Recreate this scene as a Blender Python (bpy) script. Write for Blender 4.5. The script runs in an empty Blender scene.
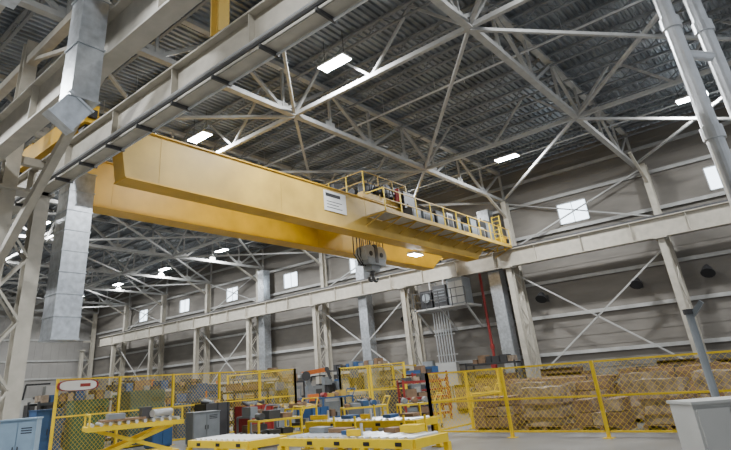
import bpy, math, random
from mathutils import Vector, Matrix
random.seed(7)
H=1.7
# ------------------------------------------------------------------ materials
def mat(name,col,rough=0.6,metal=0.0,var=0.12,scale=3.0,emis=None,es=0.0,bump=0.0,stretch=None):
    m=bpy.data.materials.new(name); m.use_nodes=True
    nt=m.node_tree; b=nt.nodes['Principled BSDF']
    b.inputs['Roughness'].default_value=rough; b.inputs['Metallic'].default_value=metal
    if emis:
        b.inputs['Base Color'].default_value=(*col,1)
        b.inputs['Emission Color'].default_value=(*emis,1); b.inputs['Emission Strength'].default_value=es
        return m
    tc=nt.nodes.new('ShaderNodeTexCoord'); mp=nt.nodes.new('ShaderNodeMapping')
    nt.links.new(tc.outputs['Object'],mp.inputs['Vector'])
    if stretch: mp.inputs['Scale'].default_value=stretch
    n=nt.nodes.new('ShaderNodeTexNoise'); n.inputs['Scale'].default_value=scale; n.inputs['Detail'].default_value=5
    nt.links.new(mp.outputs[0],n.inputs['Vector'])
    r=nt.nodes.new('ShaderNodeValToRGB')
    r.color_ramp.elements[0].position=0.3; r.color_ramp.elements[1].position=0.7
    r.color_ramp.elements[0].color=(*[c*(1-var) for c in col],1)
    r.color_ramp.elements[1].color=(*[min(1,c*(1+var)) for c in col],1)
    nt.links.new(n.outputs['Fac'],r.inputs[0]); nt.links.new(r.outputs[0],b.inputs['Base Color'])
    if bump>0:
        bp=nt.nodes.new('ShaderNodeBump'); bp.inputs['Strength'].default_value=bump
        nt.links.new(n.outputs['Fac'],bp.inputs['Height']); nt.links.new(bp.outputs[0],b.inputs['Normal'])
    return m
BEIGE=mat('painted_steel_beige',(0.43,0.40,0.335),0.5)
GREY=mat('painted_steel_grey',(0.40,0.40,0.385),0.5)
JOIST=mat('joist_primer_grey',(0.20,0.21,0.22),0.5)
DKGREY=mat('dark_steel',(0.05,0.05,0.052),0.5)
BLACK=mat('black_paint',(0.012,0.012,0.014),0.5)
GALV=mat('galvanised_duct',(0.50,0.53,0.56),0.32,0.7,0.2,6.0)
PIPE=mat('galvanised_pipe',(0.6,0.62,0.64),0.3,0.5,0.1,4)
DECK=mat('roof_deck_metal',(0.26,0.285,0.31),0.34,0.45,0.45,0.6)
WALL=mat('wall_cladding',(0.185,0.170,0.148),0.7,0,0.14,0.5,stretch=(1,1,4))
WALLF=mat('wall_cladding_light',(0.30,0.29,0.27),0.7,0,0.1,0.5)
FLOOR=mat('concrete_floor',(0.18,0.177,0.17),0.35,0,0.2,0.7)
YEL=mat('crane_yellow',(0.64,0.365,0.008),0.45,0,0.12,1.2)
YELP=mat('crane_yellow_pale_baked',(0.50,0.325,0.06),0.5,0,0.2,0.8)  # same crane paint; girder_1's paler, duller lighting is put into this colour
SAFE=mat('safety_yellow',(0.80,0.56,0.01),0.45,0,0.06,3)
RED=mat('red_paint',(0.26,0.022,0.018),0.5)
BLUE=mat('blue_paint',(0.03,0.09,0.22),0.5)
LBLUE=mat('light_blue_paint',(0.24,0.34,0.44),0.5)
GREEN=mat('green_paint',(0.04,0.12,0.08),0.5)
TEAL=mat('teal_paint',(0.05,0.13,0.15),0.5)
WHITE=mat('white_paint',(0.7,0.7,0.68),0.5,0,0.05)
MGREY=mat('machine_grey',(0.20,0.22,0.235),0.45)
ORANGE=mat('orange_paint',(0.6,0.15,0.02),0.5)
WOOD=mat('lumber',(0.22,0.135,0.075),0.8,0,0.35,8,stretch=(1,0.1,1))
CARD=mat('cardboard',(0.22,0.14,0.085),0.85,0,0.25,3)
WRAP=mat('wrapped_goods',(0.30,0.235,0.175),0.2,0,0.45,5,bump=.5)
LED=mat('led_lens',(1,1,1),emis=(0.95,0.98,1),es=90)
GLASS=mat('daylight_glazing',(0.7,0.8,0.9),emis=(0.75,0.88,1.0),es=5)
CREAM=mat('cream_cabinet',(0.38,0.38,0.36),0.5,0,0.05)
# ------------------------------------------------------------------ mesh builder
class M:
    def __init__(s): s.v=[];s.f=[];s.mi=[];s.mats=[]
    def m(s,mt):
        if mt not in s.mats: s.mats.append(mt)
        return s.mats.index(mt)
    def hexa(s,pts,mt):
        b=len(s.v); s.v+=[tuple(p) for p in pts]
        for q in [(0,3,2,1),(4,5,6,7),(0,1,5,4),(1,2,6,5),(2,3,7,6),(3,0,4,7)]:
            s.f.append([b+i for i in q]); s.mi.append(s.m(mt))
    def box(s,x0,x1,y0,y1,z0,z1,mt):
        s.hexa([(x0,y0,z0),(x1,y0,z0),(x1,y1,z0),(x0,y1,z0),(x0,y0,z1),(x1,y0,z1),(x1,y1,z1),(x0,y1,z1)],mt)
    def bar(s,p0,p1,w,h,mt,up=(0,0,1),off=(0,0)):
        p0=Vector(p0);p1=Vector(p1);a=(p1-p0).normalized();u=Vector(up)
        if abs(a.dot(u))>0.98: u=Vector((0,1,0))
        sd=a.cross(u).normalized();u=sd.cross(a).normalized()
        o=sd*off[0]+u*off[1]
        pts=[]
        for p in (p0,p1):
            for i,j in((-1,-1),(1,-1),(1,1),(-1,1)):
                pts.append(p+o+sd*(w/2*i)+u*(h/2*j))
        s.hexa(pts,mt)
    def ibeam(s,p0,p1,w,h,mt,tf=0.03,tw=0.02,up=(0,0,1)):
        s.bar(p0,p1,w,tf,mt,up,(0,h/2-tf/2)); s.bar(p0,p1,w,tf,mt,up,(0,-h/2+tf/2)); s.bar(p0,p1,tw,h-2*tf,mt,up)
    def tube(s,p0,p1,r,mt,n=10,r1=None):
        if r1 is None:r1=r
        p0=Vector(p0);p1=Vector(p1);a=(p1-p0).normalized();u=Vector((0,0,1))
        if abs(a.dot(u))>0.98:u=Vector((0,1,0))
        sd=a.cross(u).normalized();u=sd.cross(a).normalized();b=len(s.v)
        for p,rr in((p0,r),(p1,r1)):
            for i in range(n):
                t=2*math.pi*i/n; s.v.append(tuple(p+sd*(rr*math.cos(t))+u*(rr*math.sin(t))))
        k=s.m(mt)
        for i in range(n):
            j=(i+1)%n; s.f.append([b+i,b+j,b+n+j,b+n+i]); s.mi.append(k)
        s.f.append([b+i for i in range(n)][::-1]); s.f.append([b+n+i for i in range(n)]); s.mi+=[k,k]
    def path(s,pts,r,mt,n=6):
        for a,b in zip(pts[:-1],pts[1:]): s.tube(a,b,r,mt,n)
    def prism(s,poly,y0,y1,mt):
        b=len(s.v);n=len(poly)
        for y in(y0,y1):
            for x,z in poly:s.v.append((x,y,z))
        k=s.m(mt)
        for i in range(n):
            j=(i+1)%n;s.f.append([b+i,b+j,b+n+j,b+n+i]);s.mi.append(k)
        s.f.append([b+i for i in range(n)][::-1]);s.f.append([b+n+i for i in range(n)]);s.mi+=[k,k]
    def mesh(s,name):
        me=bpy.data.meshes.new(name);me.from_pydata(s.v,[],s.f)
        for q in s.mats:me.materials.append(q)
        me.polygons.foreach_set('material_index',s.mi);me.update();return me
    def obj(s,name,loc=(0,0,0),rot=0,parent=None):
        o=bpy.data.objects.new(name,s.mesh(name));o.location=loc;o.rotation_euler=(0,0,rot)
        bpy.context.scene.collection.objects.link(o)
        if parent:o.parent=parent
        return o
def inst(me,name,loc,rot=0):
    o=bpy.data.objects.new(name,me);o.location=loc;o.rotation_euler=(0,0,rot)
    bpy.context.scene.collection.objects.link(o);return o
def empty(name):
    e=bpy.data.objects.new(name,None);bpy.context.scene.collection.objects.link(e);return e
XW=36.0; XL=-16; Y0=-8; YE=76; ZT=14.9
# ------------------------------------------------------------------ shell
g=M();g.box(XL,XW+.3,Y0,YE+.3,-.2,0,FLOOR);g.obj('floor')
g=M();k=g.m(DECK);prof=[];y=Y0
while y<YE+.3:
    prof+=[(y,ZT),(y+.10,ZT),(y+.14,ZT+.09),(y+.24,ZT+.09)];y+=.28
for (yy,zz) in prof: g.v+=[(XL,yy,zz),(XW+.3,yy,zz)]
for i in range(len(prof)-1): g.f.append([2*i,2*i+1,2*i+3,2*i+2]);g.mi.append(k)
g.obj('ceiling')
wy=[2.0,10.4,19.2,28.4,36.6,45.3,53.8,62.5]
WZ0,WZ1,WW=10.1,11.5,0.95
g=M();x0,x1=XW,XW+.25
g.box(x0,x1,Y0,YE,0,WZ0,WALL);g.box(x0,x1,Y0,YE,WZ1,ZT,WALL)
e=Y0
for c in wy: g.box(x0,x1,e,c-WW,WZ0,WZ1,WALL);e=c+WW
g.box(x0,x1,e,YE,WZ0,WZ1,WALL)
z=0.3
while z<ZT:
    if not (WZ0-.1<z<WZ1+.05): g.box(XW-.025,XW,Y0,YE,z,z+.05,WALL)
    z+=.6
g.obj('wall_right')
g=M()
for z in (2.4,4.6,6.7,9.8,12.0,13.6): g.bar((XW-.12,Y0,z),(XW-.12,YE,z),.16,.2,GREY)
g.obj('girt_1')  # horizontal steel girts along the right wall
for i,c in enumerate(wy):
    g=M();g.box(XW+.08,XW+.12,c-WW,c+WW,WZ0,WZ1,GLASS)
    for yy in(c-WW,c+WW-.06): g.box(XW-.04,XW+.14,yy,yy+.06,WZ0,WZ1,GREY)
    g.box(XW+.02,XW+.14,c-.015,c+.015,WZ0,WZ1,GREY)
    for zz in(WZ0,WZ1-.06): g.box(XW-.04,XW+.14,c-WW,c+WW,zz,zz+.06,GREY)
    g.obj('window_%d'%(i+1))
g=M();g.box(XL,XW+.3,YE,YE+.25,0,ZT,WALLF)
for z in (2.4,4.6,6.7,9.2,12): g.bar((XL,YE-.1,z),(XW,YE-.1,z),.16,.2,GREY)
x=XL
while x<XW: g.box(x,x+.06,YE-.03,YE,0,ZT,WALLF);x+=1.0
g.obj('wall_end')
g=M();g.box(XL-.25,XL,Y0,YE+.3,0,ZT,WALL)
for z in (2.4,4.6,6.7,9.2,12): g.bar((XL+.1,Y0,z),(XL+.1,YE,z),.16,.2,GREY)
g.obj('wall_left')
# ------------------------------------------------------------------ roof trusses
ty=[-2.3,6.1,14.6,23.1,31.6,40.0,48.4,56.9,65.4,73.6]
g=M();zb,zt=12.5,14.6
for xa,xb in((XL,5.2),(5.2,XW-.4)):
    g.bar((xa,0,zb),(xb,0,zb),.26,.2,GREY);g.bar((xa,0,zt),(xb,0,zt),.26,.2,GREY)
    n=round((xb-xa)/3.05);d=(xb-xa)/n
    for i in range(n):
        a=xa+i*d;bx=a+d
        g.bar((a,0,zb),(a,0,zt),.11,.11,GREY)
        if i%2==0:g.bar((a,0,zt),(bx,0,zb),.14,.14,GREY)
        else:g.bar((a,0,zb),(bx,0,zt),.14,.14,GREY)
        g.box(a-.3,a+.3,-.02,.02,zb-.05,zb+.4,GREY)
    g.bar((xb,0,zb),(xb,0,zt),.14,.14,GREY)
tm=g.mesh('roof_truss')
for y in ty: inst(tm,'roof_truss',(0,y,0))
g=M();x=XL+1
while x<XW-.5:
    g.bar((x,Y0,14.8),(x,YE,14.8),.16,.1,JOIST);g.bar((x,Y0,14.28),(x,YE,14.28),.12,.07,JOIST)
    y=Y0;f=0
    while y<YE-.8:
        g.bar((x,y,14.3 if f else 14.8),(x,y+.8,14.8 if f else 14.3),.04,.04,JOIST);y+=.8;f^=1
    x+=2.0
g.obj('roof_bar_joists')
g=M()
for x in(-6,15.0,25.4):
    g.bar((x,Y0,zb),(x,YE,zb),.17,.17,GREY)
    for i in range(len(ty)-1):
        a,b_=ty[i],ty[i+1];n=4;d=(b_-a)/n
        for j in range(n):
            g.bar((x,a+j*d,zb if j%2==0 else zt),(x,a+(j+1)*d,zt if j%2==0 else zb),.1,.1,GREY)
for i in range(len(ty)-1):
    a,b_=ty[i],ty[i+1]
    for xa,xb in((5.2,15),(15,25.4),(25.4,35.4)):
        g.bar((xa,a,zb+.02),(xb,b_,zb+.02),.12,.12,GREY)
        if (i%2==0): g.bar((xb,a,zb-.1),(xa,b_,zb-.1),.12,.12,GREY)
g.obj('roof_cross_bracing')
g=M()
for x in(10.2,20.3,31.5):
    g.tube((x,Y0,13.9),(x,YE-1,13.9),.05,PIPE,8)
    y=-6
    while y<70: g.tube((x,y,13.9),(x,y,13.7),.03,PIPE,6);g.tube((x,y+1.5,13.9),(x,y+1.5,14.8),.012,PIPE,4);y+=3
g.obj('sprinkler_pipes')
# ------------------------------------------------------------------ runways
ZR=8.95
def runway(x):
    g=M();g.ibeam((x,Y0,ZR-.62),(x,YE-7,ZR-.62),.40,1.1,BEIGE,.05,.04)
    g.box(x-.04,x+.04,Y0,YE-7,ZR-.07,ZR+.07,DKGREY)
    y=Y0+1
    while y<YE-8:
        g.box(x-.18,x+.18,y-.012,y+.012,ZR-1.12,ZR-.12,BEIGE);y+=2.8
    return g
XR=6.15; XA=4.1
g=runway(34.0);g.obj('crane_runway_beam')
g=runway(XR)
g.path([(XR-.28,Y0,ZR-1.0),(XR-.28,YE-8,ZR-1.0)],.035,PIPE);g.path([(XR-.3,Y0,ZR-1.12),(XR-.3,YE-8,ZR-1.12)],.045,DKGREY)
g.path([(XR+.12,Y0,ZR-1.24),(XR+.12,YE-8,ZR-1.24)],.03,PIPE)
y=-7
while y<60: g.box(XR-.32,XR+.2,y,y+.05,ZR-1.27,ZR-1.18,DKGREY);y+=1.5
g.obj('crane_runway_beam')
g=runway(XA);g.obj('crane_runway_beam')
cy=[-2.6,5.65,14.5,22.8,31.8,40.3,48.5,57,65.4,73.7]
g=M()
g.ibeam((34,0,0),(34,0,ZR-1.17),.34,.42,BEIGE,.03,.03,up=(1,0,0))
g.ibeam((35.3,0,0),(35.3,0,12.4),.34,.5,BEIGE,.03,.03,up=(1,0,0))
g.box(33.7,34.3,-.3,.3,0,.05,GREY);g.box(33.6,34.35,-.3,.3,ZR-1.26,ZR-1.17,BEIGE)
z=.3;f=0
while z<ZR-2.2:
    for yo in(-.15,.15): g.bar((34.2,yo,z if f else z+1.0),(35.05,yo,z+1.0 if f else z),.06,.03,BEIGE,up=(0,1,0))
    z+=1.0;f^=1
g.bar((34.0,0,ZR-.1),(35.2,0,ZR-.1),.2,.2,BEIGE)
g.bar((35.2,0,11.2),(32.6,0,12.45),.14,.14,BEIGE)
cm=g.mesh('steel_column')
for y in cy: inst(cm,'steel_column',(0,y,0))
g=M();XM=5.15
g.ibeam((XR,0,0),(XR,0,ZR-1.17),.42,.36,BEIGE,.03,.03,up=(0,1,0))
g.ibeam((XM,0,0),(XM,0,13),.42,.36,BEIGE,.03,.03,up=(0,1,0))
g.ibeam((XA,0,0),(XA,0,ZR-1.17),.42,.36,BEIGE,.03,.03,up=(0,1,0))
z=.3;f=0
while z<ZR-2:
    for yo in(-.17,.17):
        g.bar((XM+.15,yo,z if f else z+.9),(XR-.15,yo,z+.9 if f else z),.07,.03,BEIGE,up=(0,1,0))
    z+=.9;f^=1
g.box(3.7,6.5,-.35,.35,0,.05,GREY);g.box(3.8,6.45,-.3,.3,ZR-1.27,ZR-1.17,BEIGE)
g.bar((XA,0,ZR-.2),(XR,0,ZR-.2),.2,.25,BEIGE)
mm=g.mesh('steel_column')
for y in(17.3,34.5,51.5,68.5): inst(mm,'steel_column',(0,y,0))
g=M()
for xx in(XA,XR):
    g.ibeam((xx,0,ZR+.05),(xx,0,12.4),.3,.3,YELP,.03,.02,up=(0,1,0))
g.bar((XA,0,9.6),(XR,0,11.6),.1,.1,BEIGE)
hm=g.mesh('runway_hanger')
for y in(-.5,8.2,26,43,60): inst(hm,'runway_hanger',(0,y,0))
g=M();YB=YE-2
g.bar((XM,17.3,5.2),(XM,7.4,12.4),.22,.22,BEIGE)
g.bar((XM,17.3,5.2),(XM,26,12.4),.22,.22,BEIGE)
g.bar((XM,17.3,12.3),(XM,8.2,9.1),.12,.12,BEIGE)
g.bar((XM,Y0,12.2),(XM,YB,12.2),.3,.3,BEIGE)
g.bar((2.6,Y0,9.8),(2.6,60,9.8),.2,.16,BEIGE)
for y in range(-6,60,6): g.bar((2.6,y,9.8),(2.6,y+3,12.4),.08,.08,BEIGE);g.bar((2.6,y+3,12.4),(2.6,y+6,9.8),.08,.08,BEIGE)
g.obj('longitudinal_bracing')
g=M()
for i,(a,b_) in enumerate(zip(cy[:-1],cy[1:])):
    if i%2==1:
        g.bar((34.6,a,7.4),(34.6,b_,1.0),.08,.08,GREY);g.bar((34.6,b_,7.4),(34.6,a,1.0),.08,.08,GREY)
        g.bar((35.5,a,9.2),(35.5,b_,12.3),.08,.08,GREY);g.bar((35.5,b_,9.2),(35.5,a,12.3),.08,.08,GREY)
g.obj('column_cross_braces')
# ------------------------------------------------------------------ high bay lights
g=M();g.box(-.28,.28,-.66,.66,0,.09,WHITE);g.box(-.27,.27,-.65,.65,-.012,0,LED)
for yy in(-.5,.5): g.tube((0,yy,.09),(0,yy,1.3),.012,DKGREY,5)
lm=g.mesh('high_bay_light')
for x in(-1.3,14.1,29.5):  # leftmost row is unseen, placed at the grid spacing to brighten the runway beams
    for y in(1.8,11.4,20.3,29.5,38.6,47.8,57,66.2):
        o0=inst(lm,'high_bay_light',(x,y,13.2),0)
        L=bpy.data.lights.new('led_lamp','AREA');L.shape='RECTANGLE';L.size=.5;L.size_y=1.2;L.energy=1200;L.color=(.96,.98,1)
        o=bpy.data.objects.new('led_lamp',L);o.location=(0,0,-.05);bpy.context.scene.collection.objects.link(o);o.parent=o0
# ------------------------------------------------------------------ overhead crane
crane=empty('overhead_crane')
def girder(y0,y1,mt,nm,xs):
    g=M();poly=[(6.0,9.2),(xs-.1,9.2),(xs+.1,8.13),(31.2,8.13),(32.8,9.2),(34.1,9.2),(34.1,9.85),(6.0,9.85)]
    g.prism(poly,y0,y1,mt)
    g.box(xs+.1,31.2,y0-.07,y1+.07,8.08,8.13,YEL);g.box(6.0,34.1,y0-.07,y1+.07,9.85,9.89,YEL)
    g.box(6.2,34.1,y0+.3,y0+.38,9.89,9.98,DKGREY)
    x=9
    while x<31: g.box(x,x+.02,y0-.008,y0,8.13,9.85,mt);x+=5.6
    g.obj(nm,parent=crane)
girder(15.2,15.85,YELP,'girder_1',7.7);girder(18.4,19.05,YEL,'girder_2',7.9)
g=M()
for xx in(XR,34.0):
    g.box(xx-.2,xx+.2,14.3,20.0,9.15,9.75,YEL)
    for yy in(14.7,19.6): g.tube((xx-.1,yy,9.25),(xx+.1,yy,9.25),.26,DKGREY,16)
    for yy in(14.2,20.0): g.box(xx-.12,xx+.12,yy,yy+.12,9.3,9.55,BLACK)
g.obj('end_trucks',parent=crane)
g=M();wa,wb,wz=20.2,33.8,9.0;ya=14.0
g.box(wa,wb,ya,15.15,wz-.05,wz,GREY);g.bar((wa,ya,wz-.02),(wb,ya,wz-.02),.06,.2,YELP)
x=wa
while x<wb+.01:
    g.bar((x,ya,wz),(x,ya,wz+1.1),.05,.05,SAFE);g.bar((x,ya,wz-.06),(x,15.2,wz-.5),.05,.05,YELP);g.bar((x,ya,wz-.08),(x,15.2,wz-.08),.06,.08,YELP);x+=1.36
for zz in(.55,1.1): g.bar((wa,ya,wz+zz),(wb,ya,wz+zz),.045,.045,YELP)
g.bar((wa,ya,wz+1.1),(wa,15.1,wz+1.1),.05,.05,SAFE)
x=23.4;i=0
while x<32.2:
    s=random.uniform(.6,1.3);h_=random.uniform(.8,1.6);g.box(x,x+s,14.55,15.12,wz,wz+h_,[DKGREY,MGREY,BLACK,CREAM][i%4]);g.tube((x+.2,14.9,wz+h_),(x+.2,14.9,wz+h_+.25),.04,DKGREY,6);g.box(x+.1,x+s-.1,14.53,14.55,wz+.2,wz+h_-.15,[MGREY,DKGREY][i%2]);x+=s+.25;i+=1
g.path([(23.2,15.0,wz+1.35),(33,15.0,wz+1.35)],.04,BLACK,6)
for yy in(14.2,14.7): g.bar((33.2,yy,wz-.3),(33.2,yy,wz+2.0),.05,.05,SAFE)
for k_ in range(8): g.bar((33.2,14.2,wz+k_*.28),(33.2,14.7,wz+k_*.28),.03,.03,SAFE)
g.obj('walkway',parent=crane)
g=M()
t0,t1=20.4,24.2
for yy in(15.55,18.75): g.box(t0,t1,yy-.18,yy+.18,10.05,10.35,YELP)
for xx in(t0+.3,t1-.5,22.3): g.box(xx,xx+.25,15.4,18.9,10.1,10.4,YELP)
for xx in(t0+.3,t1-.3):
    for yy in(15.54,18.74): g.tube((xx,yy-.08,10.12),(xx,yy+.08,10.12),.16,DKGREY,14)
g.tube((22.7,16.0,10.75),(22.7,18.3,10.75),.38,DKGREY,18)
g.tube((22.7,15.5,10.75),(22.7,16.0,10.75),.5,BLACK,16);g.box(21.2,22.1,15.6,16.3,10.4,11.0,MGREY)
g.tube((21.0,16.6,10.7),(22.0,16.6,10.7),.25,DKGREY,14);g.box(20.5,21.2,17.3,18.4,10.4,11.4,DKGREY)
g.box(23.2,24.0,15.5,16.2,10.4,11.2,DKGREY);g.tube((21.4,15.35,10.6),(22.2,15.35,10.6),.2,BLACK,12);g.box(20.6,21.1,15.4,15.8,10.4,10.9,BLACK)
g.box(23.3,24.3,14.9,15.2,9.9,10.8,BLACK);g.tube((23.0,15.1,10.2),(23.0,15.1,10.9),.15,RED,10)
for i in range(6): g.path([(20.6+i*.5,15.2,10.9),(20.75+i*.5,15.15,10.3+.1*(i%3)),(21.0+i*.5,15.2,10.8)],.03,BLACK,5)
for xx in(t0,t1):
    for yy in(15.3,16.4,17.6,19.0): g.bar((xx,yy,10.3),(xx,yy,11.4),.05,.05,SAFE)
    for zz in(10.85,11.4): g.bar((xx,15.3,zz),(xx,19.0,zz),.04,.04,YELP)
for zz in(10.85,11.4): g.bar((t0,15.3,zz),(t1,15.3,zz),.04,.04,YELP)
for i in range(4): g.bar((t0+i*1.26,15.3,10.3),(t0+i*1.26,15.3,11.4),.04,.04,YELP)
g.obj('trolley',parent=crane)
g=M()
hx,hy,hz=22.7,17.0,7.25
for dx in(-.6,-.45,-.3,.3,.45,.6):
    for dy in(-.2,.2): g.tube((hx+dx,hy+dy,hz+.5),(hx+dx*1.1,hy+dy,10.5),.025,DKGREY,5)
g.box(hx-.75,hx+.75,hy-.36,hy+.36,hz-.1,hz+.25,MGREY)
for dx in(-.45,.45): g.tube((hx+dx,hy-.34,hz+.45),(hx+dx,hy+.34,hz+.45),.46,CREAM,20);g.tube((hx+dx,hy-.37,hz+.45),(hx+dx,hy+.37,hz+.45),.13,BLACK,12)
g.box(hx-.12,hx+.12,hy-.38,hy+.38,hz,hz+.95,DKGREY)
g.tube((hx,hy,hz-.1),(hx,hy,hz-.55),.13,DKGREY,12);g.box(hx-.35,hx+.35,hy-.24,hy+.24,hz-.38,hz-.1,MGREY)
for sgn in(-1,1):
    pts=[(hx+sgn*(.2-.2*math.cos(t)),hy,hz-.6-.28*math.sin(t)) for t in [i*math.pi/7 for i in range(0,7)]]
    g.path(pts,.075,DKGREY,8)
for s_ in(-1.5,-1.2,-.95,1.1): g.path([(hx+s_,hy-.1,9.2),(hx+s_*.95,hy,7.6),(hx+s_*.6,hy,7.1),(hx+s_*.4,hy,7.4)],.03,BLACK,5)
g.obj('hook_block',parent=crane)
g=M()
x=9.0
while x<21:
    pp=[(x+i*.2*.9,15.98,9.7-.9*math.sin(math.pi*i/5)) for i in range(6)];g.path(pp,.025,BLACK,5);x+=.9
g.bar((8.5,15.98,9.75),(32,15.98,9.75),.05,.08,DKGREY)
g.obj('festoon_cable',parent=crane)
g=M()
for xx in(25.8,): g.box(xx-.45,xx+.45,16.0,16.5,7.95,8.08,WHITE);g.box(xx-.43,xx+.43,16.02,16.48,7.93,7.95,LED);g.bar((xx,15.85,8.1),(xx,16.3,8.1),.06,.06,GREY)
g.obj('bridge_light',parent=crane)
g=M()
px=17.2
g.box(px,px+1.5,15.15,15.19,8.75,9.7,WHITE);g.box(px+.1,px+1.1,15.14,15.15,9.42,9.58,BLACK)
for i in range(3): g.box(px+.15,px+1.2-.25*(i%2),15.14,15.15,8.9+i*.14,8.93+i*.14,DKGREY)
g.obj('capacity_plate',parent=crane)
# ------------------------------------------------------------------ ducts and services
def duct(pts,w,mt,name,seam=.6):
    g=M()
    for a,b_ in zip(pts[:-1],pts[1:]):
        g.bar(a,b_,w,w,mt,up=(0,1,0));a=Vector(a);b_=Vector(b_);L=(b_-a).length;n=max(1,int(L/seam));d=(b_-a)/L
        for i in range(n+1):
            c=a+d*(L*i/n);g.bar(c-d*.02,c+d*.02,w+.05,w+.05,mt,up=(0,1,0))
    return g.obj(name)
duct([(3.6,9.0,14.6),(3.6,9.0,6.7),(3.35,9.15,6.3)],.5,GALV,'air_duct',1.0)
duct([(7.2,17.2,8.6),(7.2,17.2,3.4)],.8,GALV,'air_duct',.65)
duct([(2.2,9.4,14.6),(2.2,9.4,8.6)],.45,GALV,'air_duct',1.0)
duct([(1.2,0,11.5),(1.2,40,11.5)],.6,GALV,'air_duct',1.5)
for y in(15.9,27.2,39.2): duct([(34.95,y,.3),(34.95,y,12.0)],.8,GALV,'air_duct',1.2)
g=M()
for i,(a,b_) in enumerate([(11.9,.62),(12.6,.15)]):
    g.tube((a,b_,0),(a,b_,14.5),.15,PIPE,18)
    for z in(5.4,7.9,10.2): g.tube((a,b_,z),(a,b_,z+.25),.19,PIPE,18)
g.tube((11.9,.62,7.3),(12.6,.15,7.3),.1,PIPE,14);g.tube((11.9,.62,9.2),(13.6,-.5,9.2),.1,PIPE,14)
g.obj('riser_pipes')
g=M();g.path([(34.55,16.9,0),(34.55,16.9,8.2)],.09,RED,10);g.tube((34.55,16.9,3),(34.55,16.9,3.3),.14,RED,10);g.tube((34.4,16.9,2),(34.2,16.9,2),.16,RED,12);g.obj('sprinkler_riser')
g=M()
for i in range(7): g.path([(34.0,19.4+i*.2,0.1),(34.0,19.4+i*.2,5.7)],.045,PIPE,8)
for z in(2.9,4.2): g.bar((34.08,19.2,z),(34.08,20.8,z),.05,.08,GREY)
g.box(33.8,34.2,19.3,20.8,1.0,2.4,CREAM);g.box(33.85,34.2,21.1,21.9,1.2,2.6,MGREY)
g.obj('electrical_conduits')
g=M();g.box(32.6,34.6,17.2,21.2,5.75,5.85,GREY)
for yy in(17.3,19.2,21.1): g.bar((34.5,yy,4.4),(32.8,yy,5.75),.1,.1,GREY);g.bar((32.6,yy,5.8),(34.8,yy,5.8),.12,.16,GREY)
for yy in(17.2,18.2,19.2,20.2,21.2): g.bar((32.6,yy,5.8),(32.6,yy,6.9),.05,.05,DKGREY)
for zz in(6.35,6.9): g.bar((32.6,17.2,zz),(32.6,21.2,zz),.05,.05,DKGREY)
g.box(33.1,34.2,17.5,18.7,5.85,7.6,MGREY);g.box(33.1,34.2,20.0,20.9,5.85,7.1,BLACK);g.box(33.0,34.2,18.8,19.8,5.85,7.3,DKGREY)
for yy in(17.55,18.1): g.box(33.07,33.1,yy,yy+.5,6.0,7.4,CREAM)
for i in range(5): g.box(32.98,33.0,18.9,19.7,6.2+i*.2,6.25+i*.2,MGREY)
for yy in(17.9,19.3,20.4): g.path([(33.7,yy,7.1),(33.7,yy,7.7),(34.5,yy,7.7),(34.5,yy,7.2)],.05,PIPE,8)
g.tube((33.0,20.4,6.6),(33.1,20.4,6.6),.3,MGREY,16)
g.obj('equipment_platform')
g=M();g.bar((0,0,0),(-.7,0,.25),.05,.05,DKGREY);g.tube((-.7,0,.2),(-.95,0,-.1),.2,BLACK,14,.34);g.tube((-.6,0,.3),(-.75,0,.15),.12,BLACK,12);g.box(-.02,.1,-.12,.12,-.2,.2,DKGREY)
fm=g.mesh('flood_lamp')
for y,z in((13.2,5.7),(7.7,5.7),(4.2,5.75),(23.5,5.7)): inst(fm,'flood_lamp',(35.7,y,z))
# ------------------------------------------------------------------ fences
def fence(name,p0,p1,n,h,sp=.1,wr=.004):
    g=M();p0=Vector((*p0,0));p1=Vector((*p1,0));L=(p1-p0).length;d=(p1-p0)/L;pl=L/n
    for i in range(n+1):
        c=p0+d*(i*pl);g.bar(c,c+Vector((0,0,h+.03)),.08,.08,SAFE);q=c;g.box(q.x-.12,q.x+.12,q.y-.12,q.y+.12,0,.015,SAFE)
    for i in range(n):
        a=p0+d*(i*pl+.07);b_=p0+d*((i+1)*pl-.07);W=(b_-a).length;z0=.15;hh=h-z0
        for z in(z0,h,z0+hh*.5): g.bar(a+Vector((0,0,z)),b_+Vector((0,0,z)),.045,.045,SAFE)
        c=-hh
        while c<W:
            s0=max(c,0);s1=min(c+hh,W)
            if s1>s0:
                g.bar(a+d*s0+Vector((0,0,z0+s0-c)),a+d*s1+Vector((0,0,z0+s1-c)),wr*2,wr*2,SAFE)
                g.bar(a+d*s0+Vector((0,0,h-s0+c)),a+d*s1+Vector((0,0,h-s1+c)),wr*2,wr*2,SAFE)
            c+=sp*1.414
    return g.obj(name)
fence('safety_fence',(15.6,10.0),(15.6,0.0),4,1.75,.1,.0032)
fence('safety_fence',(15.6,10.0),(20.5,10.0),2,1.75,.1,.0032)
fence('safety_fence',(8.3,19.5),(19.2,19.5),5,2.4,.1,.0028)
fence('safety_fence',(19.2,19.5),(19.2,24.5),2,2.4,.14,.003)
fence('safety_fence',(22.5,19.6),(29.5,19.6),3,2.35,.12,.003)
fence('safety_fence',(22.5,19.6),(22.5,15.6),2,2.35,.14,.003)
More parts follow.
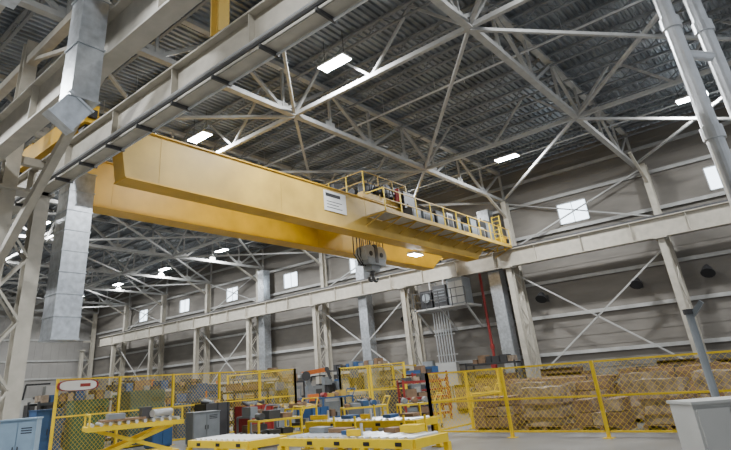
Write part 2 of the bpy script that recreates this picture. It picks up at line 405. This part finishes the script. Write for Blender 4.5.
# ------------------------------------------------------------------ shop floor equipment
def conveyor(name,x0,x1,y0,y1,z,rail=WHITE,fr=SAFE,fx=0):
    g=M();w=.1;hb=.16
    for xx in(x0,x1): g.box(xx-w/2,xx+w/2,y0,y1,z-hb,z,fr)
    for yy in(y0,y1): g.box(x0,x1,yy-.05,yy+.05,z-hb,z,fr)
    n=max(2,int((y1-y0)/1.1))
    for i in range(n+1):
        yy=y0+(y1-y0)*i/n
        for xx in(x0,x1): g.box(xx-.06,xx+.06,yy-.06,yy+.06,0,z-hb,fr);g.box(xx-.14,xx+.14,yy-.14,yy+.14,0,.03,fr)
        g.bar((x0,yy,.2),(x1,yy,.2),.06,.08,fr)
    g.bar((x0,y0,.2),(x0,y1,.2),.06,.08,fr)
    y=y0+.2
    while y<y1-.1: g.tube((x0+.05,y,z-.02),(x1-.05,y,z-.02),.06,rail,10);y+=.22
    for i in range(int((y1-y0)/.8)):
        g.box(x0-w/2-.012,x0-w/2,y0+.25+i*.8,y0+.4+i*.8,z-.12,z-.05,BLACK)
    yy=y0+.4
    while fx and yy<y1-.5:
        q=random.random();s=random.uniform(.25,.7)
        if q<.3: g.bar((x0+.15,yy,z+.1),(x0+.15,yy+s,z+.1),.08,.12,fr);g.tube((x0+.15,yy,z+.05),(x0+.15,yy,z+.28),.03,PIPE,8)
        elif q<.55: g.tube((x0+.1,yy,z+.1),(x1-.1,yy+.15,z+.1),.045,PIPE,8);g.tube((x1-.3,yy,z+.1),(x1-.3,yy+s,z+.12),.07,MGREY,10)
        elif q<.8: g.box(x1-.45,x1-.1,yy,yy+s,z+.04,z+.04+random.uniform(.05,.14),random.choice([fr,MGREY,WOOD]));g.bar((x1-.1,yy,z),(x1-.1,yy,z+.35),.04,.04,fr)
        else: g.box(x0+.3,x0+.7,yy,yy+s*.6,z+.04,z+.12,BLUE)
        yy+=s+.12
    return g.obj(name)
conveyor('roller_conveyor',9.7,10.9,6.7,10.4,.6,PIPE,fx=1)
conveyor('roller_conveyor',9.4,10.6,11.2,13.6,.56,WHITE,fx=0)
conveyor('roller_conveyor',12.6,13.6,8.6,12.4,.7,PIPE,SAFE,fx=1)
g=M()
g.box(-1.3,1.3,-.6,.6,.0,.15,SAFE)
for yy in(-.5,.5):
    g.bar((-1.1,yy,.15),(1.1,yy,.85),.06,.1,SAFE);g.bar((1.1,yy,.15),(-1.1,yy,.85),.06,.1,SAFE)
for yy in(-.66,.66): g.box(-1.4,1.4,yy-.05,yy+.05,.85,.97,SAFE)
for xx in(-1.36,-.4,.5,1.36): g.box(xx-.05,xx+.05,-.7,.7,.85,.97,SAFE)
for i in range(11): g.tube((-1.25+i*.25,-.6,1.02),(-1.25+i*.25,.6,1.02),.05,PIPE,8)
g.box(-1.0,.3,-.4,.4,1.07,1.13,WOOD);g.box(-.8,-.3,-.3,.3,1.13,1.28,MGREY);g.tube((.5,-.3,1.2),(1.2,.3,1.2),.11,PIPE,12);g.box(.2,.5,-.2,.3,1.07,1.4,DKGREY)
for xx in(-1.35,1.35):
    for yy in(-.65,.65): g.bar((xx,yy,.97),(xx,yy,1.3),.05,.05,SAFE)
    g.bar((xx,-.65,1.3),(xx,.65,1.3),.05,.05,SAFE)
g.obj('lift_table',(9.8,17.2,0),-.35)
g=M();n=24
for r_,z_,yy,mt_ in((.7,.17,0,RED),(.62,.15,-.02,WHITE)):
    b=len(g.v);k=g.m(mt_)
    for dy in(yy,yy+.03):
        for i in range(n):
            t=2*math.pi*i/n;g.v.append((r_*math.copysign(abs(math.cos(t))**.6,math.cos(t)),dy,z_*math.copysign(abs(math.sin(t))**.7,math.sin(t))))
    for i in range(n): j=(i+1)%n;g.f.append([b+i,b+j,b+n+j,b+n+i]);g.mi.append(k)
    g.f.append([b+i for i in range(n)][::-1]);g.f.append([b+n+i for i in range(n)]);g.mi+=[k,k]
g.box(.05,.4,-.03,-.02,-.05,.05,RED)
for xx in(-.4,.4): g.bar((xx,.03,-.1),(xx,.03,-.0),.03,.03,DKGREY)
g.obj('oval_sign',(8.95,19.4,2.2),.0)
def cabinet(name,x,y,w,d,h,mt,rot=0,legs=0.08):
    g=M();g.box(-w/2,w/2,-d/2,d/2,legs,h,mt);g.box(-w/2+.04,w/2-.04,-d/2+.04,d/2-.04,0,legs,DKGREY)
    g.box(-w/2+.03,-.01,-d/2-.02,-d/2,legs+.05,h-.05,mt);g.box(.01,w/2-.03,-d/2-.02,-d/2,legs+.05,h-.05,mt)
    g.box(-.06,-.04,-d/2-.05,-d/2-.02,h*.5,h*.62,DKGREY);g.box(.04,.06,-d/2-.05,-d/2-.02,h*.5,h*.62,DKGREY)
    g.box(-w/2-.02,w/2+.02,-d/2-.03,d/2+.02,h,h+.03,mt)
    for i in range(3): g.box(w*.1,w*.4,-d/2-.025,-d/2-.02,h*.8+i*.05,h*.8+i*.05+.02,BLACK)
    return g.obj(name,(x,y,0),rot)
cabinet('electrical_cabinet',8.15,1.35,.8,.45,1.2,CREAM,-.85)
g=M();sx,sy=9.4,1.52;g.path([(sx,sy,0),(sx,sy,2.25)],.05,MGREY,10);g.tube((sx,sy,0),(sx,sy,.03),.13,MGREY,12);g.tube((sx,sy,2.25),(sx,sy,2.32),.07,DKGREY,10);g.bar((sx,sy,2.2),(sx-.02,sy-.2,2.4),.06,.06,MGREY);g.obj('stand_pipe')
cabinet('tool_cabinet',5.5,14.6,.75,.5,1.4,LBLUE,-.6)
cabinet('tool_cabinet',9.9,20.6,1.2,.6,1.7,GREEN,0)
cabinet('tool_cabinet',8.6,20.8,.9,.6,1.5,BLUE,0)
cabinet('tool_cabinet',12.3,21,1.5,.7,1.9,TEAL,0)
cabinet('tool_cabinet',16.7,23.2,1.2,.7,2.0,BLUE,0)
cabinet('tool_cabinet',12.7,17.6,1.0,.6,1.05,MGREY,-.2)
cabinet('tool_cabinet',11.7,18.8,.8,.5,1.2,BLUE,0)
def bin_(x,y,mt,w=1.6,d=1.0,h=1.0,z=0,rot=0):
    g=M();t=.04
    g.box(-w/2,w/2,-d/2,d/2,.12,.16,mt)
    g.box(-w/2,w/2,-d/2,-d/2+t,.16,h,mt);g.box(-w/2,w/2,d/2-t,d/2,.16,h,mt);g.box(-w/2,-w/2+t,-d/2,d/2,.16,h,mt);g.box(w/2-t,w/2,-d/2,d/2,.16,h,mt)
    for xx in(-w/2,0,w/2-.08): g.box(xx,xx+.08,-d/2-.03,-d/2,.12,h,mt)
    for xx in(-w/2+.05,w/2-.15):
        for yy in(-d/2+.05,d/2-.15): g.box(xx,xx+.1,yy,yy+.1,0,.12,mt)
    for i in range(9):
        a=random.uniform(-w/2+.2,w/2-.2);g.tube((a,-d/2+.2,h-.1+random.uniform(0,.2)),(a+random.uniform(-.15,.15),d/2-.2,h+random.uniform(-.05,.15)),.06,random.choice([DKGREY,WOOD,MGREY,YELP]),8)
    g.obj('parts_bin',(x,y,z),rot)
bin_(15.3,17.9,RED,1.2,.9,1.1);bin_(16.9,18.2,MGREY,1.0,1,.9);bin_(13.9,18.7,DKGREY,1.1,.7,1.3);bin_(18.3,17.6,BLUE,1.0,.9,.8);bin_(19.3,15.6,MGREY,1.1,.8,.9)
def rack(x,y,w,h,mt,rot=0,lv=3):
    g=M();d=.9
    for xx in(-w/2,w/2):
        for yy in(-d/2,d/2): g.bar((xx,yy,0),(xx,yy,h),.08,.08,mt)
        g.bar((xx,-d/2,.3),(xx,d/2,h-.2),.03,.03,mt)
    for i in range(lv):
        z=.25+i*(h-.35)/(lv-1) if lv>1 else .5
        for yy in(-d/2,d/2): g.bar((-w/2,yy,z),(w/2,yy,z),.05,.1,mt)
        g.box(-w/2,w/2,-d/2,d/2,z+.03,z+.05,GREY)
        xx=-w/2+.15
        while xx<w/2-.4:
            s=random.uniform(.2,.45);hh=random.uniform(.15,.42)*(h/2)
            g.box(xx,xx+s,-.35,.35,z+.05,z+.05+hh,random.choice([CARD,CARD,BLUE,DKGREY,MGREY,DKGREY,WRAP]));xx+=s+.08
    g.obj('storage_rack',(x,y,0),rot)
rack(21.4,14.0,1.9,1.6,RED,-.7);rack(27,17.4,2.2,1.9,RED,-.4);rack(26.3,30,4,2.4,BLUE,0,4);rack(19.5,30,4,2.2,DKGREY,0);rack(32.6,26.5,5,2.6,DKGREY,1.57,3);rack(30,35,5,2.6,BLUE,1.57,3)
rack(13.8,24.0,3,2.0,GREY,0);rack(24.3,25.6,2.4,2,DKGREY,0);rack(17.7,21.3,2.0,1.7,DKGREY,0);rack(10.5,23,3,1.8,DKGREY,0)
def machine(x,y,mt,rot=0,s=1):
    g=M();g.box(-1.3,1.3,-.9,.9,.1,.9,mt);g.box(-1.3,-.5,-.9,.9,.9,1.9,mt);g.box(.6,1.3,-.7,.9,.9,2.1,MGREY);g.box(-.5,.6,.3,.9,.9,2.0,DKGREY)
    g.box(-.5,.6,-.5,.3,.9,1.1,PIPE);g.tube((0,0,2.2),(0,0,1.45),.18,DKGREY,12);g.tube((0,0,1.45),(0,0,1.2),.07,PIPE,10)
    g.box(-.25,.25,-.3,.4,1.9,2.4,mt);g.bar((.9,-.7,1.8),(.9,-1.2,1.7),.06,.06,GREY);g.box(.7,1.1,-1.3,-1.2,1.4,1.9,CREAM)
    g.tube((1.1,.5,2.1),(1.1,.5,2.5),.05,ORANGE,8);g.box(-1.1,-.7,-.93,-.9,1.1,1.7,DKGREY);g.path([(-.9,.9,1.9),(-.9,.5,2.5),(0,.2,2.5)],.04,BLACK,6)
    for xx in(-1.2,1.1):
        for yy in(-.8,.7): g.box(xx,xx+.12,yy,yy+.12,0,.1,DKGREY)
    o=g.obj('milling_machine',(x,y,0),rot);o.scale=(s,s,s)
machine(21.3,22.8,BLUE,-.6,.8);machine(24.8,22.6,MGREY,-.5,.85);machine(15.5,27.5,GREEN,-.3);machine(29,24,BLUE,-.8);machine(10.8,26,GREY,-.2);machine(24.8,17.4,DKGREY,-.8,.65);machine(19.4,27,BLUE,-.3,.9);machine(14.9,21.4,BLUE,-.2,.7)
def cart(x,y,w,d,h,rot=0,fr=SAFE,top=MGREY):
    g=M()
    for xx in(-w/2,w/2):
        for yy in(-d/2,d/2): g.bar((xx,yy,.12),(xx,yy,h),.06,.06,fr);g.tube((xx-.03,yy,.07),(xx+.03,yy,.07),.07,BLACK,10)
    for z in(.3,h):
        for yy in(-d/2,d/2): g.bar((-w/2,yy,z),(w/2,yy,z),.06,.06,fr)
        for xx in(-w/2,w/2): g.bar((xx,-d/2,z),(xx,d/2,z),.06,.06,fr)
        g.box(-w/2,w/2,-d/2,d/2,z-.02,z+.02,top)
    g.path([(w/2,-d/2,h),(w/2+.15,-d/2,h+.3),(w/2+.15,d/2,h+.3),(w/2,d/2,h)],.025,fr,8)
    xx=-w/2+.1
    while xx<w/2-.35:
        s=random.uniform(.15,.4);c_=random.choice([DKGREY,MGREY,BLUE,WOOD,RED,YELP,CARD])
        if random.random()<.5: g.tube((xx+s/2,-d/4,h+.12),(xx+s/2,d/4,h+.12),.1,c_,10)
        else: g.box(xx,xx+s,-d/3,d/3,h+.02,h+random.uniform(.12,.35),c_)
        g.box(xx,xx+s,-d/3,d/3,.32,.32+random.uniform(.1,.3),random.choice([DKGREY,MGREY,CARD]));xx+=s+.08
    g.obj('parts_cart',(x,y,0),rot)
cart(13.2,14.4,1.5,.8,.75,-.3);cart(17.3,14.0,1.6,.8,.8,-.7);cart(16.2,16.2,1.1,.7,.9,.2);cart(18.2,12.2,1.4,.8,.8,-.8);cart(22.9,12.0,1.2,.7,.9,-.8);cart(14.0,16.2,1.2,.7,.8,0,MGREY);cart(20.4,18.2,1.5,.8,1.1,-.4,BLUE);cart(19.9,20.2,.9,.6,.8,0,BLUE)
g=M();g.box(-.4,.4,-.4,.4,0,.5,DKGREY);g.tube((0,0,.5),(0,0,.95),.3,DKGREY,16);g.box(-.25,.25,-.2,.2,.9,1.25,ORANGE)
g.bar((0,0,1.15),(-.35,0,2.1),.26,.22,MGREY);g.tube((-.35,-.22,2.1),(-.35,.22,2.1),.22,DKGREY,14);g.bar((-.5,0,2.2),(.75,0,2.35),.2,.2,ORANGE);g.tube((.75,-.12,2.35),(.75,.12,2.35),.12,DKGREY,12);g.bar((.75,0,2.35),(.95,0,1.9),.12,.12,DKGREY)
g.obj('robot_arm',(21.2,20.3,0),-.6)
def lumber(x,y,L,w,h,mt=WOOD,rot=0):
    g=M();z=.12
    for yy in(-L*.4,0,L*.4): g.box(-w/2,w/2,yy-.05,yy+.05,0,.12,WOOD)
    while z<h:
        xx=-w/2
        while xx<w/2-.08:
            e=random.uniform(-.08,.08);g.box(xx,xx+.13,-L/2+e,L/2+e,z,z+.055,mt);xx+=.14
        z+=.06
        if abs((z-.12)%.42)<.06:
            for yy in(-L*.4,0,L*.4): g.box(-w/2,w/2,yy-.04,yy+.04,z,z+.05,WOOD)
            z+=.05
    for yy in(-L*.3,L*.3): g.box(-w/2-.01,w/2+.01,yy-.02,yy+.02,.1,z+.01,DKGREY)
    g.obj('lumber_bundle',(x,y,0),rot)
def crate(x,y,w,d,h,mt,rot=0):
    g=M();g.box(-w/2,w/2,-d/2,d/2,.14,h,mt)
    for yy in(-d/2,-.05,d/2-.1): g.box(-w/2,w/2,yy,yy+.1,0,.14,WOOD)
    for xx in(-w/2-.02,w/2-.08): g.box(xx,xx+.1,-d/2-.02,d/2+.02,.14,h+.02,WOOD)
    for zz in(.14,h-.1): g.box(-w/2-.02,w/2+.02,-d/2-.02,d/2+.02,zz,zz+.1,WOOD)
    g.obj('shipping_crate',(x,y,0),rot)
def pallet_goods(x,y,w,d,h,mt,rot=0):
    g=M()
    for i in range(6): g.box(-w/2+i*w/6+.01,-w/2+(i+1)*w/6-.03,-d/2,d/2,.11,.14,WOOD)
    for yy in(-d/2,-.05,d/2-.1): g.box(-w/2,w/2,yy,yy+.1,0,.11,WOOD)
    if mt is WRAP:
        n=max(3,round((h-.14)/.22));rings=[]
        for k_ in range(n+1):
            zz=.14+(h-.14)*k_/n;ring=[]
            for (a,b_) in [(-1,-.8),(-.8,-1),(-.3,-1),(.3,-1),(.8,-1),(1,-.8),(1,-.3),(1,.3),(1,.8),(.8,1),(.3,1),(-.3,1),(-.8,1),(-1,.8),(-1,.3),(-1,-.3)]:
                s=1-random.uniform(0,.07);ring.append((a*w/2*s,b_*d/2*s,zz+random.uniform(-.03,.03)))
            rings.append(ring)
        b=len(g.v);m_=16;kk=g.m(mt)
        for ring in rings:g.v+=ring
        for i in range(n):
            for j in range(m_):
                q=(j+1)%m_;g.f.append([b+i*m_+j,b+i*m_+q,b+(i+1)*m_+q,b+(i+1)*m_+j]);g.mi.append(kk)
        g.f.append([b+n*m_+j for j in range(m_)]);g.mi.append(kk)
        for zz in(.3,.6): g.box(-w/2-.005,w/2+.005,-d/2-.005,d/2+.005,h*zz,h*zz+.04,CARD)
    else:
        z=.14;ny=max(2,round(d/.42));nx=max(2,round(w/.42));hh=(h-.14)/max(1,round((h-.14)/.3))
        while z<h-.05:
            for i in range(nx):
                for j in range(ny):
                    if z>h-hh-.06 and random.random()<.3: continue
                    e=random.uniform(0,.02);q=random.choice([mt,mt,CARD,WOOD,WRAP])
                    g.box(-w/2+i*w/nx+.01,-w/2+(i+1)*w/nx-.015,-d/2+j*d/ny+.01,-d/2+(j+1)*d/ny-.015,z+e,z+hh-.012,q)
            z+=hh
    g.obj('pallet_load',(x,y,0),rot)
for (x,y,h,mt_) in [(17.6,8.8,.95,CARD),(17.7,7.2,1.15,WRAP),(17.6,5.6,.8,CARD),(17.8,4.0,1.2,WRAP),(17.6,2.4,.85,CARD),(17.7,.9,1.1,WRAP),
    (19.8,8.5,1.25,WRAP),(19.8,6.6,1.2,CARD),(19.9,4.9,1.35,WRAP),(19.8,3.0,1.3,WRAP),(19.8,1.2,1.2,CARD)]:
    pallet_goods(x,y,1.1,1.2,h,mt_,random.uniform(-.05,.05))
lumber(22.6,8.4,3.6,1.3,1.25,CARD);lumber(22.7,3.4,3.6,1.3,1.4);lumber(25.2,10.0,3.4,1.3,1.3);lumber(25.4,5.2,3.6,1.4,1.45,CARD)
crate(28.2,7,1.6,1.4,1.4,CARD);crate(28.3,10.2,1.5,1.5,1.4,WOOD);crate(28.2,3.2,1.6,1.6,1.5,WRAP);crate(31,6,1.5,1.5,1.6,CARD);crate(31,11.5,1.6,1.6,1.6,WOOD);crate(31.3,2,1.6,1.6,1.6,WOOD)
crate(25.2,13.6,1.5,1.2,1.2,CARD);crate(28.5,14.0,1.6,1.4,1.5,WOOD)
rack(31,15.3,3,2.2,DKGREY,1.57)
g=M();g.box(-.22,.22,-.02,.0,-.22,.22,WHITE);o=g.obj('number_sign',(5.0,17.0,3.55),-.5)
c=bpy.data.curves.new('digit','FONT');c.body='4';c.size=.42;c.extrude=.005;c.align_x='CENTER';c.align_y='CENTER'
t=bpy.data.objects.new('digit',c);t.rotation_euler=(math.pi/2,0,0);t.location=(0,-.028,0);t.parent=o;c.materials.append(BLACK);bpy.context.scene.collection.objects.link(t)
# ------------------------------------------------------------------ world + camera
w=bpy.data.worlds.new('World');bpy.context.scene.world=w;w.use_nodes=True
w.node_tree.nodes['Background'].inputs[0].default_value=(.86,.92,1,1);w.node_tree.nodes['Background'].inputs[1].default_value=.7
cd=bpy.data.cameras.new('camera');cam=bpy.data.objects.new('camera',cd);bpy.context.scene.collection.objects.link(cam)
r=Vector((.672,-.7372,-.0674)).normalized();f=Vector((.6967,.5993,.3949));f=(f-r*f.dot(r)).normalized();u=r.cross(f)
R=Matrix((r,u,-f)).transposed();cam.matrix_world=Matrix.Translation((0,0,H))@R.to_4x4()
cd.sensor_width=36;cd.lens=539/731*36;cd.shift_x=38.5/731;cd.shift_y=-74/731;cd.clip_end=400;cd.clip_start=.05
bpy.context.scene.camera=cam
